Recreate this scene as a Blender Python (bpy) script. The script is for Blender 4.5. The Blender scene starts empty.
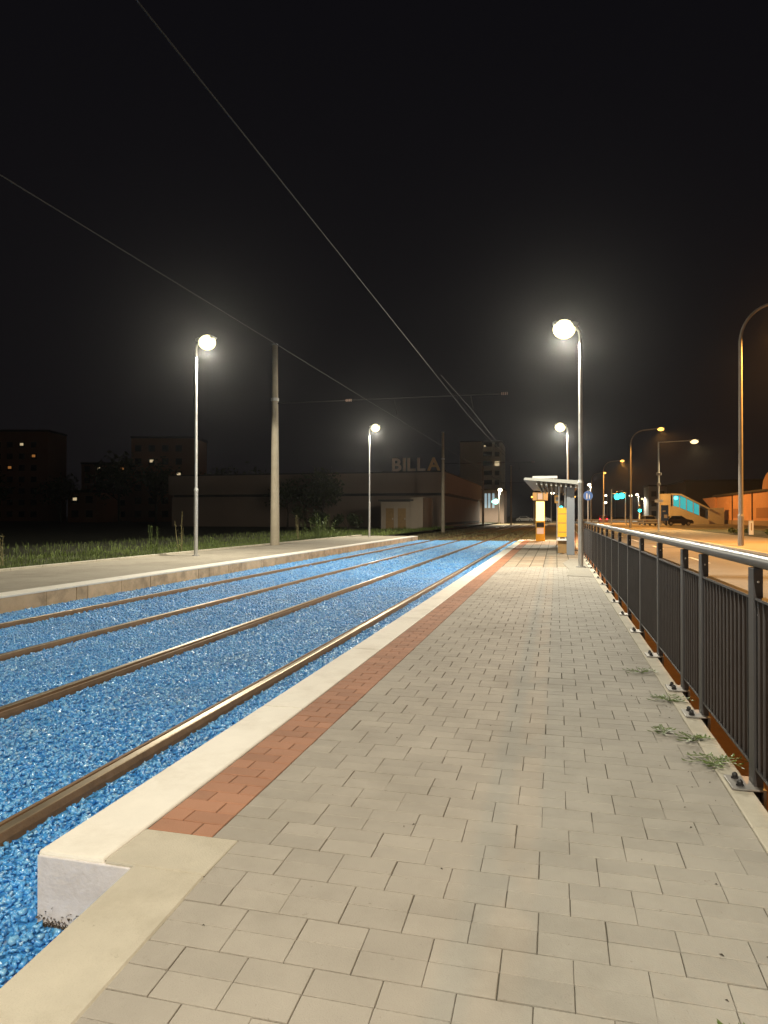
import bpy, bmesh, math, random
import numpy as np
from mathutils import Vector, Matrix, Euler

random.seed(7)
rng = np.random.default_rng(7)
scene = bpy.context.scene
COL = scene.collection
R = math.radians

# ------------------------------------------------------------------ materials
def new_mat(name):
    m = bpy.data.materials.new(name)
    m.use_nodes = True
    nt = m.node_tree
    return m, nt, nt.nodes, nt.links, nt.nodes['Principled BSDF']

def mat(name, col, rough=0.7, metal=0.0, var=0.0, vscale=3.0, bump=0.0, bscale=60.0,
        dirt=None, dscale=1.2, damt=0.5, island=0.0, spec=0.5, speck=None):
    """Base colour with noise variation, optional dirt patches, optional per-piece variation, bump."""
    m, nt, N, L, P = new_mat(name)
    P.inputs['Roughness'].default_value = rough
    P.inputs['Metallic'].default_value = metal
    P.inputs['Specular IOR Level'].default_value = spec
    tc = N.new('ShaderNodeTexCoord')
    rgb = N.new('ShaderNodeRGB'); rgb.outputs[0].default_value = (*col, 1)
    out = rgb.outputs[0]
    if var:
        n = N.new('ShaderNodeTexNoise'); n.inputs['Scale'].default_value = vscale
        n.inputs['Detail'].default_value = 6; n.inputs['Roughness'].default_value = .65
        L.new(tc.outputs['Object'], n.inputs['Vector'])
        mr = N.new('ShaderNodeMapRange')
        mr.inputs[1].default_value = .25; mr.inputs[2].default_value = .75
        mr.inputs[3].default_value = 1 - var; mr.inputs[4].default_value = 1 + var
        L.new(n.outputs['Fac'], mr.inputs[0])
        v = N.new('ShaderNodeVectorMath'); v.operation = 'SCALE'
        L.new(out, v.inputs[0]); L.new(mr.outputs[0], v.inputs['Scale'])
        out = v.outputs[0]
    if island:
        g = N.new('ShaderNodeNewGeometry')
        mr = N.new('ShaderNodeMapRange')
        mr.inputs[3].default_value = 1 - island; mr.inputs[4].default_value = 1 + island
        L.new(g.outputs['Random Per Island'], mr.inputs[0])
        v = N.new('ShaderNodeVectorMath'); v.operation = 'SCALE'
        L.new(out, v.inputs[0]); L.new(mr.outputs[0], v.inputs['Scale'])
        out = v.outputs[0]
    if dirt:
        n = N.new('ShaderNodeTexNoise'); n.inputs['Scale'].default_value = dscale
        n.inputs['Detail'].default_value = 8; n.inputs['Roughness'].default_value = .7
        L.new(tc.outputs['Object'], n.inputs['Vector'])
        mr = N.new('ShaderNodeMapRange')
        mr.inputs[1].default_value = .48; mr.inputs[2].default_value = .72
        mr.inputs[3].default_value = 0; mr.inputs[4].default_value = damt
        L.new(n.outputs['Fac'], mr.inputs[0])
        mx = N.new('ShaderNodeMix'); mx.data_type = 'RGBA'
        L.new(mr.outputs[0], mx.inputs[0]); L.new(out, mx.inputs[6])
        mx.inputs[7].default_value = (*dirt, 1)
        out = mx.outputs[2]
    if speck:
        n = N.new('ShaderNodeTexNoise'); n.inputs['Scale'].default_value = 21; n.inputs['Detail'].default_value = 4
        n.inputs['Roughness'].default_value = .75
        L.new(tc.outputs['Object'], n.inputs['Vector'])
        mr = N.new('ShaderNodeMapRange')
        mr.inputs[1].default_value = .66; mr.inputs[2].default_value = .74; mr.inputs[3].default_value = 0; mr.inputs[4].default_value = .55
        L.new(n.outputs['Fac'], mr.inputs[0])
        mx = N.new('ShaderNodeMix'); mx.data_type = 'RGBA'
        L.new(mr.outputs[0], mx.inputs[0]); L.new(out, mx.inputs[6]); mx.inputs[7].default_value = (*speck, 1)
        out = mx.outputs[2]
    L.new(out, P.inputs['Base Color'])
    if bump:
        n = N.new('ShaderNodeTexNoise'); n.inputs['Scale'].default_value = bscale
        n.inputs['Detail'].default_value = 5
        L.new(tc.outputs['Object'], n.inputs['Vector'])
        b = N.new('ShaderNodeBump'); b.inputs['Strength'].default_value = bump
        b.inputs['Distance'].default_value = .01
        L.new(n.outputs['Fac'], b.inputs['Height'])
        L.new(b.outputs[0], P.inputs['Normal'])
    return m

def emit(name, col, strength, sample=False):
    m, nt, N, L, P = new_mat(name)
    P.inputs['Base Color'].default_value = (*[min(1, c) * .5 for c in col], 1)
    P.inputs['Emission Color'].default_value = (*col, 1)
    P.inputs['Emission Strength'].default_value = strength
    P.inputs['Roughness'].default_value = .3
    if not sample:
        m.cycles.emission_sampling = 'NONE'
    return m

LED = (1.0, .935, .765)
SOD = (1.0, .44, .085)

M = {}
M['paver'] = mat('paver_concrete', (.380, .345, .295), .8, var=.13, vscale=2.2, bump=.35, bscale=220, island=.065,
                 dirt=(.20, .175, .13), dscale=.9, damt=.45, speck=(.12, .10, .075))
M['slab'] = mat('slab_concrete', (.34, .285, .215), .75, var=.15, vscale=2, bump=.3, bscale=160, island=.16,
                dirt=(.14, .11, .075), dscale=.8, damt=.5)
M['joint'] = mat('joint_sand', (.12, .102, .075), .95, var=.35, vscale=9, bump=.6, bscale=200, dirt=(.04, .036, .022), dscale=4)
M['red_paver'] = mat('red_paver', (.40, .195, .115), .8, var=.16, vscale=3, bump=.4, bscale=200, island=.13,
                     dirt=(.2, .10, .06), dscale=1.5, damt=.4)
M['white_paint'] = mat('white_painted_concrete', (.83, .78, .69), .6, var=.05, vscale=5, bump=.15, bscale=90,
                       dirt=(.48, .41, .31), dscale=2.2, damt=.42)
M['white_end'] = mat('scuffed_white_concrete', (.70, .66, .66), .7, var=.08, vscale=6, bump=.25, bscale=70,
                     dirt=(.40, .34, .30), dscale=5.0, damt=.45)
M['kerb'] = mat('kerb_concrete', (.53, .48, .385), .8, var=.10, vscale=4, bump=.35, bscale=170,
                dirt=(.30, .25, .17), dscale=2.6, damt=.5, speck=(.25, .21, .15))
M['kerb_dark'] = mat('old_concrete', (.60, .43, .27), .85, var=.18, vscale=4, bump=.4, bscale=60, island=.12,
                     dirt=(.12, .085, .05), dscale=2.2, damt=.7)
M['plat_asphalt'] = mat('platform_asphalt', (.34, .30, .235), .85, var=.10, vscale=3, bump=.5, bscale=150, dirt=(.12, .10, .07), dscale=.6)
M['patch'] = mat('mortar_patch', (.30, .275, .23), .85, var=.1, vscale=4, bump=.3, bscale=80)
M['asphalt'] = mat('road_asphalt', (.15, .135, .11), .75, var=.18, vscale=.7, bump=.5, bscale=90, dirt=(.05, .045, .04), dscale=.25, damt=.6)
M['sidewalk'] = mat('sidewalk_paving', (.24, .20, .15), .85, var=.15, vscale=1.5, bump=.3, bscale=60)
M['red_strip'] = mat('red_footway', (.52, .27, .14), .85, var=.2, vscale=4, bump=.5, bscale=90)
M['field'] = mat('field_soil', (.045, .045, .02), .95, var=.4, vscale=1.2, bump=.8, bscale=12)
M['ground'] = mat('ground_soil', (.06, .055, .04), .95, var=.3, vscale=.3, bump=.5, bscale=8)
M['trackgrass'] = mat('overgrown_gravel', (.13, .095, .035), .95, var=.5, vscale=2.5, bump=1, bscale=30, dirt=(.06, .065, .02), dscale=1.1, damt=.9)
M['rail_rust'] = mat('rail_rust', (.19, .115, .06), .65, metal=.2, var=.3, vscale=6, bump=.3, bscale=40, spec=.4)
M['rail_head'] = mat('rail_steel', (.36, .285, .19), .42, metal=.75, var=.22, vscale=2)
M['fence'] = mat('anthracite_paint', (.047, .043, .044), .5, var=.2, vscale=5, spec=.5)
M['handrail'] = mat('handrail_paint', (.06, .056, .054), .42, metal=.1, var=.2, vscale=3)
M['galv'] = mat('galvanised_steel', (.52, .51, .49), .45, metal=.55, var=.12, vscale=7)
M['plate'] = mat('zinc_plate', (.30, .28, .26), .5, metal=.6, var=.2, vscale=9)
M['bolt'] = mat('black_bolt', (.02, .018, .018), .4)
M['sodpole'] = mat('road_lamp_steel', (.30, .27, .23), .5, metal=.4, var=.15, vscale=4)
M['mast'] = mat('mast_concrete', (.36, .31, .23), .9, var=.18, vscale=2, bump=.4, bscale=40, dirt=(.2, .16, .11), dscale=.8)
M['wire'] = mat('wire_copper', (.035, .032, .03), .8, metal=0, spec=.2)
M['arm'] = mat('bracket_steel', (.014, .012, .012), .8, spec=.2)
M['insul'] = mat('insulator_porcelain', (.22, .12, .08), .3)
M['led'] = emit('led_lens', (1.0, .91, .52), 1.9)
M['sodium'] = emit('sodium_lens', (1.0, .50, .09), 3.2)
M['warmlamp'] = emit('warm_lens', (1.0, .80, .42), 1.8)
M['smallwhite'] = emit('far_lamp_lens', (1.0, .86, .60), 5)
M['cyan'] = emit('green_signal', (.02, .85, .80), 8)
M['cyanpane'] = emit('turquoise_glazing', (.03, .42, .50), .75)
M['cyanlamp'] = emit('turquoise_tube', (.10, .85, .95), 3)
M['red'] = emit('tail_light', (1.0, .04, .08), 8)
M['lit'] = emit('lit_window', (1.0, .78, .45), .5)
M['litorange'] = emit('lit_window_orange', (1.0, .40, .10), .25)
M['shopglow'] = emit('shop_sign_glow', (.45, 1.0, .85), 3)
M['shopwin'] = emit('shop_window', (.55, .75, .85), .45)
M['ticketglow'] = emit('ticket_panel_light', (1.0, .88, .36), 1.7, True)
M['glass'] = mat('dark_glass', (.02, .022, .026), .08, spec=.6)
M['curtain'] = mat('dark_pane', (.03, .03, .035), .2)
M['yellow'] = mat('yellow_paint', (.82, .44, .015), .45, var=.06)
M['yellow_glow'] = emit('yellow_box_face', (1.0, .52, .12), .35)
M['pink_face'] = emit('pale_box_face', (1.0, .70, .50), .40)
M['darkslot'] = mat('dark_slot', (.02, .02, .018), .3)
M['shelter'] = mat('shelter_grey_steel', (.20, .215, .235), .5, var=.06, metal=.15)
M['roof_ribs'] = mat('shelter_roof_grey', (.30, .30, .27), .55, var=.06)
M['roof_dark'] = mat('shelter_soffit', (.06, .06, .055), .7)
M['white'] = mat('white_enamel', (.75, .74, .70), .4)
M['blue_sign'] = mat('blue_enamel', (.02, .10, .38), .35)
M['brown'] = mat('brown_board', (.27, .16, .055), .6, var=.2, vscale=4)
M['wall_brown'] = mat('store_render', (.27, .20, .155), .85, var=.08, vscale=.3)
M['wall_pale'] = mat('shed_render', (.36, .29, .22), .85, var=.12, vscale=.5)
M['roof_black'] = mat('dark_roofing', (.035, .03, .03), .8)
M['sign_red'] = mat('unlit_red_letter', (.80, .66, .56), .5)
M['sign_yel'] = mat('unlit_yellow_letter', (.75, .48, .20), .5)
M['tower'] = mat('tower_panel', (.55, .53, .48), .85, var=.08, vscale=.2)
M['block'] = mat('housing_render', (.34, .17, .10), .85, var=.1, vscale=.2)
M['orange_wall'] = mat('warehouse_render', (.60, .33, .21), .85, var=.12, vscale=.4)
M['stairwall'] = mat('stair_concrete', (.31, .30, .29), .8, var=.16, vscale=.5)
M['leaf'] = mat('tree_leaf', (.05, .065, .022), .6, island=.45)
M['bark'] = mat('bark', (.07, .055, .04), .9, var=.3, bump=.6, bscale=30)
M['grass'] = mat('grass_blade', (.105, .14, .027), .6, island=.6)
M['weed'] = mat('weed_leaf', (.105, .15, .03), .55, island=.3)
M['weedtan'] = mat('dry_weed', (.20, .17, .07), .7, island=.3)
M['tyre'] = mat('rubber', (.015, .015, .015), .8)
M['carred'] = mat('car_red_paint', (.30, .02, .02), .25)
M['carwhite'] = mat('car_white_paint', (.62, .60, .56), .25)
M['cardark'] = mat('car_dark_paint', (.03, .03, .035), .25)
M['hedge'] = mat('hedge_leaf', (.09, .11, .03), .6, island=.4)

def blue_mat():
    m, nt, N, L, P = new_mat('blue_stone')
    g = N.new('ShaderNodeNewGeometry')
    cr = N.new('ShaderNodeValToRGB'); e = cr.color_ramp.elements
    e[0].position = 0; e[0].color = (.03, .21, .56, 1)
    e[1].position = 1; e[1].color = (.36, .56, .76, 1)
    for p, c in ((.25, (.055, .31, .72, 1)), (.55, (.10, .39, .79, 1)), (.78, (.17, .47, .80, 1)), (.93, (.20, .49, .79, 1))):
        k = e.new(p); k.color = c
    L.new(g.outputs['Random Per Island'], cr.inputs[0])
    tc = N.new('ShaderNodeTexCoord')
    n = N.new('ShaderNodeTexNoise'); n.inputs['Scale'].default_value = 1.3; n.inputs['Detail'].default_value = 5
    L.new(tc.outputs['Object'], n.inputs['Vector'])
    mr = N.new('ShaderNodeMapRange'); mr.inputs[1].default_value = .45; mr.inputs[2].default_value = .75
    mr.inputs[3].default_value = 0; mr.inputs[4].default_value = .30
    L.new(n.outputs['Fac'], mr.inputs[0])
    mx = N.new('ShaderNodeMix'); mx.data_type = 'RGBA'
    L.new(mr.outputs[0], mx.inputs[0]); L.new(cr.outputs[0], mx.inputs[6]); mx.inputs[7].default_value = (.20, .25, .28, 1)
    L.new(mx.outputs[2], P.inputs['Base Color'])
    P.inputs['Roughness'].default_value = .30
    P.inputs['Specular IOR Level'].default_value = .85
    n2 = N.new('ShaderNodeTexNoise'); n2.inputs['Scale'].default_value = 70
    L.new(tc.outputs['Object'], n2.inputs['Vector'])
    b = N.new('ShaderNodeBump'); b.inputs['Strength'].default_value = .5; b.inputs['Distance'].default_value = .008
    return m
M['blue'] = blue_mat()

def blue_bed_mat():
    m, nt, N, L, P = new_mat('blue_bed')
    tc = N.new('ShaderNodeTexCoord')
    v = N.new('ShaderNodeTexVoronoi'); v.inputs['Scale'].default_value = 26
    L.new(tc.outputs['Object'], v.inputs['Vector'])
    cr = N.new('ShaderNodeValToRGB'); e = cr.color_ramp.elements
    e[0].color = (.04, .23, .58, 1); e[1].color = (.10, .42, .82, 1)
    L.new(v.outputs['Color'], cr.inputs[0])
    L.new(cr.outputs[0], P.inputs['Base Color'])
    P.inputs['Roughness'].default_value = .45
    b = N.new('ShaderNodeBump'); b.inputs['Strength'].default_value = 1; b.inputs['Distance'].default_value = .03
    L.new(v.outputs['Distance'], b.inputs['Height']); L.new(b.outputs[0], P.inputs['Normal'])
    return m
M['blue_bed'] = blue_bed_mat()

# ------------------------------------------------------------------ mesh helpers
class MB:
    def __init__(s):
        s.v = []; s.f = []
    def add(s, vs, fs):
        o = len(s.v); s.v += [tuple(p) for p in vs]; s.f += [tuple(i + o for i in q) for q in fs]
    def box(s, x0, x1, y0, y1, z0, z1, bev=0.0):
        if bev <= 0:
            vs = [(x, y, z) for z in (z0, z1) for y in (y0, y1) for x in (x0, x1)]
            s.add(vs, [(0, 2, 3, 1), (4, 5, 7, 6), (0, 1, 5, 4), (2, 6, 7, 3), (0, 4, 6, 2), (1, 3, 7, 5)])
        else:
            bm = bmesh.new()
            bmesh.ops.create_cube(bm, size=1)
            for q in bm.verts:
                q.co = Vector(((x0 + x1) / 2 + q.co.x * (x1 - x0), (y0 + y1) / 2 + q.co.y * (y1 - y0), (z0 + z1) / 2 + q.co.z * (z1 - z0)))
            bmesh.ops.bevel(bm, geom=bm.edges[:], offset=bev, segments=2, profile=.5, affect='EDGES')
            bm.verts.index_update()
            s.add([q.co[:] for q in bm.verts], [[q.index for q in f.verts] for f in bm.faces]); bm.free()
    def topblock(s, x0, x1, y0, y1, zb, z, c, tilt=0.0):
        """paving block: open bottom, chamfered top; z may be a function of y"""
        zf = z if callable(z) else (lambda y: z)
        vs = []
        t = [random.uniform(-tilt, tilt) for _ in range(4)]
        q = [(x0, y0), (x1, y0), (x1, y1), (x0, y1)]
        qi = [(x0 + c, y0 + c), (x1 - c, y0 + c), (x1 - c, y1 - c), (x0 + c, y1 - c)]
        vs += [(x, y, zf(y) + zb) for x, y in q]
        vs += [(x, y, zf(y) - c + t[i]) for i, (x, y) in enumerate(q)]
        vs += [(x, y, zf(y) + t[i]) for i, (x, y) in enumerate(qi)]
        fs = [(8, 9, 10, 11)]
        for i in range(4):
            j = (i + 1) % 4
            fs += [(i, j, 4 + j, 4 + i), (4 + i, 4 + j, 8 + j, 8 + i)]
        s.add(vs, fs)
    def tube(s, pts, r, n=10, cap=True):
        pts = [Vector(p) for p in pts]
        rs = r if isinstance(r, (list, tuple)) else [r] * len(pts)
        rings = []
        up = None
        for i, p in enumerate(pts):
            d = (pts[min(i + 1, len(pts) - 1)] - pts[max(i - 1, 0)]).normalized()
            a = Vector((0, 0, 1)) if abs(d.z) < .95 else Vector((0, 1, 0))
            if up is not None: a = up
            u = d.cross(a).normalized(); w = u.cross(d).normalized(); up = w
            rings.append([p + (u * math.cos(2 * math.pi * k / n) + w * math.sin(2 * math.pi * k / n)) * rs[i] for k in range(n)])
        vs = [q for ring in rings for q in ring]
        fs = []
        for i in range(len(pts) - 1):
            for k in range(n):
                k2 = (k + 1) % n
                fs.append((i * n + k, i * n + k2, (i + 1) * n + k2, (i + 1) * n + k))
        if cap:
            fs.append(tuple(range(n))[::-1]); fs.append(tuple((len(pts) - 1) * n + k for k in range(n)))
        s.add(vs, fs)
    def prism(s, poly, axis, a0, a1):
        """extrude a 2D polygon along an axis ('x': poly is (y,z), 'y': poly is (x,z), 'z': poly is (x,y))"""
        n = len(poly)
        def P(p, a):
            return {'x': (a, p[0], p[1]), 'y': (p[0], a, p[1]), 'z': (p[0], p[1], a)}[axis]
        s.add([P(p, a0) for p in poly] + [P(p, a1) for p in poly],
              [tuple(range(n)), tuple(range(n, 2 * n))[::-1]] + [(i, i + n, (i + 1) % n + n, (i + 1) % n) for i in range(n)])
    def ell(s, c, rx, ry, rz, nu=14, nv=8):
        vs = []; fs = []
        for j in range(nv + 1):
            a = math.pi * j / nv
            for i in range(nu):
                b = 2 * math.pi * i / nu
                vs.append((c[0] + rx * math.sin(a) * math.cos(b), c[1] + ry * math.sin(a) * math.sin(b), c[2] + rz * math.cos(a)))
        for j in range(nv):
            for i in range(nu):
                i2 = (i + 1) % nu
                fs.append((j * nu + i, (j + 1) * nu + i, (j + 1) * nu + i2, j * nu + i2))
        s.add(vs, fs)
    def build(s, name, m, parent=None, smooth=False, fix=True):
        me = bpy.data.meshes.new(name)
        me.from_pydata(s.v, [], s.f)
        me.materials.append(m)
        if fix:
            bm = bmesh.new(); bm.from_mesh(me)
            bmesh.ops.recalc_face_normals(bm, faces=bm.faces[:])
            bm.to_mesh(me); bm.free()
        if smooth:
            for p in me.polygons: p.use_smooth = True
            try: me.set_sharp_from_angle(angle=R(40))
            except Exception: pass
        o = bpy.data.objects.new(name, me)
        COL.objects.link(o)
        if parent is not None: o.parent = parent
        return o

def tag(o, label=None, cat=None, group=None, kind=None):
    if label: o['label'] = label
    if cat: o['category'] = cat
    if group: o['group'] = group
    if kind: o['kind'] = kind
    return o

def thing(name, label, cat, loc=(0, 0, 0), rz=0, group=None):
    o = bpy.data.objects.new(name, None); COL.objects.link(o)
    o.location = loc; o.rotation_euler = (0, 0, rz); o.empty_display_size = .2
    return tag(o, label, cat, group)

def struct(o, label, cat):
    return tag(o, label, cat, None, 'structure')

def copy_tree(o, parent=None):
    c = o.copy(); COL.objects.link(c)
    if parent is not None: c.parent = parent
    for ch in list(o.children): copy_tree(ch, c)
    return c

def sheet(name, x0, x1, y0, y1, z, m, label, cat):
    b = MB(); b.add([(x0, y0, z), (x1, y0, z), (x1, y1, z), (x0, y1, z)], [(0, 1, 2, 3)])
    return struct(b.build(name, m, fix=False), label, cat)

def spot(parent, loc, power, col, size=150, blend=.7, radius=.12, tilt=(0, 0)):
    l = bpy.data.lights.new('lamp_light', 'SPOT')
    l.energy = power; l.color = col; l.spot_size = R(size); l.spot_blend = blend; l.shadow_soft_size = radius
    o = bpy.data.objects.new('lamp_light', l); COL.objects.link(o); o.parent = parent
    o.location = loc; o.rotation_euler = (R(tilt[0]), R(tilt[1]), 0)
    return o

# ------------------------------------------------------------------ ground, road, platforms
CAP0, CAP1 = 2.15, 2.41            # front of the platform nose
PEND = 36.3                        # far end of the right platform
def zr(y):                         # the approach ramp falls gently towards the camera
    return -.055 * (CAP0 - y) if y < CAP0 else 0.0

sheet('ground', -900, 900, -300, 1500, -.36, M['ground'], 'dark flat ground reaching to the horizon', 'ground')
sheet('track_bed', -8.36, -1.4, -8, 41.4, -.268, M['blue_bed'], 'blue stone bed of the tram tracks', 'track bed')
sheet('track_ground', -11.0, -1.2, 41.4, 420, -.272, M['trackgrass'], 'brown overgrown gravel between the rails beyond the stop', 'track bed')
sheet('field', -220, -12.22, -60, 600, -.03, M['field'], 'dark grassy field behind the left platform', 'field')
sheet('field', -12.3, -10.9, 41.9, 420, -.05, M['field'], 'grassy strip along the track past the left platform', 'field')
sheet('verge', -1.2, .86, 36.45, 420, -.10, M['trackgrass'], 'rough verge beyond the end of the right platform', 'verge')
sheet('road', 1.62, 7.2, -60, 700, -.16, M['asphalt'], 'asphalt road lit orange beside the fence', 'road')
sheet('yard', 12.2, 60, -60, 700, -.155, M['asphalt'], 'wide dark asphalt yard in front of the warehouse', 'yard')
b = MB(); b.box(.90, 1.6, -8, 200, -.4, -.13); struct(b.build('footway', M['red_strip']), 'reddish paved strip below the fence', 'footway')
b = MB(); b.box(1.6, 1.72, -8, 200, -.4, -.11, 0); struct(b.build('kerb', M['kerb']), 'pale kerb between reddish strip and road', 'kerb')
b = MB(); b.box(7.2, 12.2, -40, 300, -.4, -.045); struct(b.build('sidewalk', M['sidewalk']), 'pale paved sidewalk on the far side of the road', 'sidewalk')
b = MB(); b.box(7.06, 7.2, -40, 300, -.4, -.038); struct(b.build('kerb', M['kerb']), 'pale kerb edging the far sidewalk', 'kerb')
b = MB(); b.box(12.0, 17.5, 41, 72, -.4, -.02); struct(b.build('verge', M['field']), 'planted green verge across the road', 'verge')

# lane paint on the road
b = MB()
for y in np.arange(4, 150, 9.0): b.add([(4.35, y, -.156), (4.47, y, -.156), (4.47, y + 3, -.156), (4.35, y + 3, -.156)], [(0, 1, 2, 3)])
struct(b.build('road_marking', M['white'], fix=False), 'broken white line along the road', 'road marking')
b = MB()
for x in np.arange(1.9, 7.0, 1.0): b.add([(x, 98, -.152), (x + .5, 98, -.152), (x + .5, 102, -.152), (x, 102, -.152)], [(0, 1, 2, 3)])
struct(b.build('crosswalk', M['white'], fix=False), 'white zebra crossing far along the road', 'crosswalk')

# right platform body (dark bedding under the blocks)
b = MB()
b.box(-1.60, .76, CAP0 + .01, PEND - .2, -.36, -.0050)
b.add([(-1.3, -8, zr(-8) - .0065), (.76, -8, zr(-8) - .0065), (.76, CAP0 + .01, -.0050), (-1.3, CAP0 + .01, -.0050)], [(0, 1, 2, 3)])
struct(b.build('platform', M['joint'], fix=False), 'sanded bedding of the right tram platform', 'platform')

# grey block paving: 20 x 10 cm blocks laid in pairs, every second pair shifted by half
b = MB()
rows = int((17.01 - .01) / .2)
y = CAP1 - 12 * .2
k = 0
while y < 16.99:
    xs0 = -1.297 if y >= CAP1 - .01 else -1.185
    off = (.1 if k % 2 else 0.0) - .057 + random.uniform(-.004, .004)
    n0 = math.floor((xs0 - off) / .2)
    x = off + n0 * .2
    while x < .752:
        gs = .75 if y < 3.2 else min(1.7, .75 + (y - 3.2) * .35)   # the joints are washed out farther along
        g0, g1 = random.uniform(.0008, .0026) * gs, random.uniform(.0008, .0026) * gs
        a, c = max(x + g0, xs0), min(x + .2 - g1, .755)
        if a - xs0 < .055: a = xs0
        if .755 - c < .055: c = .755
        if c - a > .048:
            for h in (0, 1):
                y0 = y + h * .1 + (.0026 if h == 0 else .0014) + random.uniform(-.0004, .0006); y1 = y + h * .1 + .1 - (.0014 if h == 0 else .0026)
                jx = random.uniform(-.0012, .0012)
                zz = random.uniform(-.0010, .0007)
                b.topblock(a + jx, c + jx, y0, y1, -.02, (lambda yy, zz=zz: zr(yy) + zz), .0016, .0006)
        x += .2
    y += .2; k += 1
YEND = y
struct(b.build('paving', M['paver'], fix=False), 'grey concrete block paving of the right platform', 'paving')

# larger worn slabs near the shelter
b = MB()
y = YEND
while y < PEND - .35:
    x = -1.297
    while x < .75:
        b.topblock(x + .010, min(x + .33, .752) - .010, y + .014, y + .33 - .014, -.02, random.uniform(-.003, .001), .004, .001)
        x += .33
    y += .33
struct(b.build('paving', M['slab'], fix=False), 'square brownish slabs around the shelter', 'paving')
b = MB()
b.prism([(.22, 14.7), (.745, 14.5), (.748, 20.4), (.40, 20.6), (.17, 18.6), (.30, 16.4)], 'z', -.01, .007)
struct(b.build('patch', M['patch']), 'smooth grey mortar patch round the lamp foot', 'paving')

# red strip
b = MB()
y = CAP1 + .004; k = 0
while y < PEND - .3:
    xs = (-1.588, -1.392, -1.301) if k % 2 == 0 else (-1.588, -1.488, -1.301)
    for x0, x1 in zip(xs[:-1], xs[1:]):
        b.topblock(x0 + .0022, x1 - .0022, y + .0022, y + .1 - .0022, -.02, random.uniform(-.0012, .0006), .0025, .0010)
    y += .1; k += 1
struct(b.build('paving', M['red_paver'], fix=False), 'red clay paver strip along the platform edge', 'paving')

# white coping: cast lengths with fine joints
b = MB(); y = CAP0; ln = [2.05]
while y < PEND:
    l = 2.0
    b.box(-1.876, -1.5925, y + (.0 if y == CAP0 else .002), min(y + l, PEND) - .002, -.38, .004, .012); y += l
b.box(-1.59, .75, PEND - .30, PEND, -.38, .006, .012)
struct(b.build('coping', M['white_paint']), 'white painted edge of the right platform', 'platform edge')
b = MB(); b.box(-1.874, -1.48, CAP0 - .006, CAP0 + .1, -.38, -.012, .004)
struct(b.build('platform_face', M['white_end']), 'scuffed white end face of the right platform', 'platform edge')
b = MB(); b.box(-1.590, -1.187, CAP0, CAP1, -.38, .002, .008)
struct(b.build('cap_stone', M['kerb']), 'pale cap stone at the corner of the platform', 'platform edge')
# sloping kerb in front
b = MB()
x0, x1 = -1.475, -1.187
prof = [(-8, -1.2), (-8, zr(-8) + .002), (CAP0 - .010, .002), (CAP0 - .010, -.4)]
c = .012
vs = []
for x, dz in ((x0, -c), (x0 + c, 0), (x1 - .006, 0), (x1, -.006)):
    for yy in (-8, CAP0 - .008): vs.append((x, yy, zr(yy) + .002 + dz))
vs += [(x0, -8, -1.2), (x0, CAP0 - .008, -.4), (x1, -8, -1.2), (x1, CAP0 - .008, -.4)]
b.add(vs, [(0, 1, 3, 2), (2, 3, 5, 4), (4, 5, 7, 6), (8, 9, 1, 0), (6, 7, 11, 10), (1, 9, 11, 7, 5, 3)])
struct(b.build('kerb', M['kerb']), 'pale concrete kerb running down the ramp', 'kerb')
# kerb under the fence
b = MB(); y = -4.0
while y < 36:
    zz = random.uniform(.0, .004)
    b.box(.757, .862, y + .002, y + .998, -.4, .006 + zz, .006); y += 1.0
struct(b.build('kerb', M['kerb']), 'narrow concrete kerb under the fence', 'kerb')

# left platform
b = MB(); b.box(-12.1, -8.76, -8, 41.6, -.4, .0); struct(b.build('platform', M['plat_asphalt']), 'grey asphalt top of the left platform', 'platform')
b = MB(); y = -8.0; i = 0
lens = [1.0, 1.0, 1.0, .55, 1.0, .75, .3, 1.0]
while y < 41.6:
    l = lens[i % 8]; i += 1
    b.box(-8.50 + random.uniform(-.004, .004), -8.352 + random.uniform(-.005, .005), y + .006, min(y + l, 41.6) - .006, -.4, -.03, .006); y += l
struct(b.build('platform_face', M['kerb_dark']), 'stained concrete blocks facing the left platform', 'platform edge')
b = MB(); y = -8.0
while y < 41.6:
    b.box(-8.75, -8.34, y + .002, min(y + 2, 41.6) - .002, -.028, .006, .006); y += 2
struct(b.build('coping', M['white_paint']), 'white painted edge of the left platform', 'platform edge')
b = MB(); y = -8.0
while y < 41.6:
    b.box(-12.22, -12.1, y + .003, y + .997, -.4, .055, .01); y += 1
struct(b.build('kerb', M['kerb']), 'kerb along the back of the left platform', 'kerb')

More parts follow.
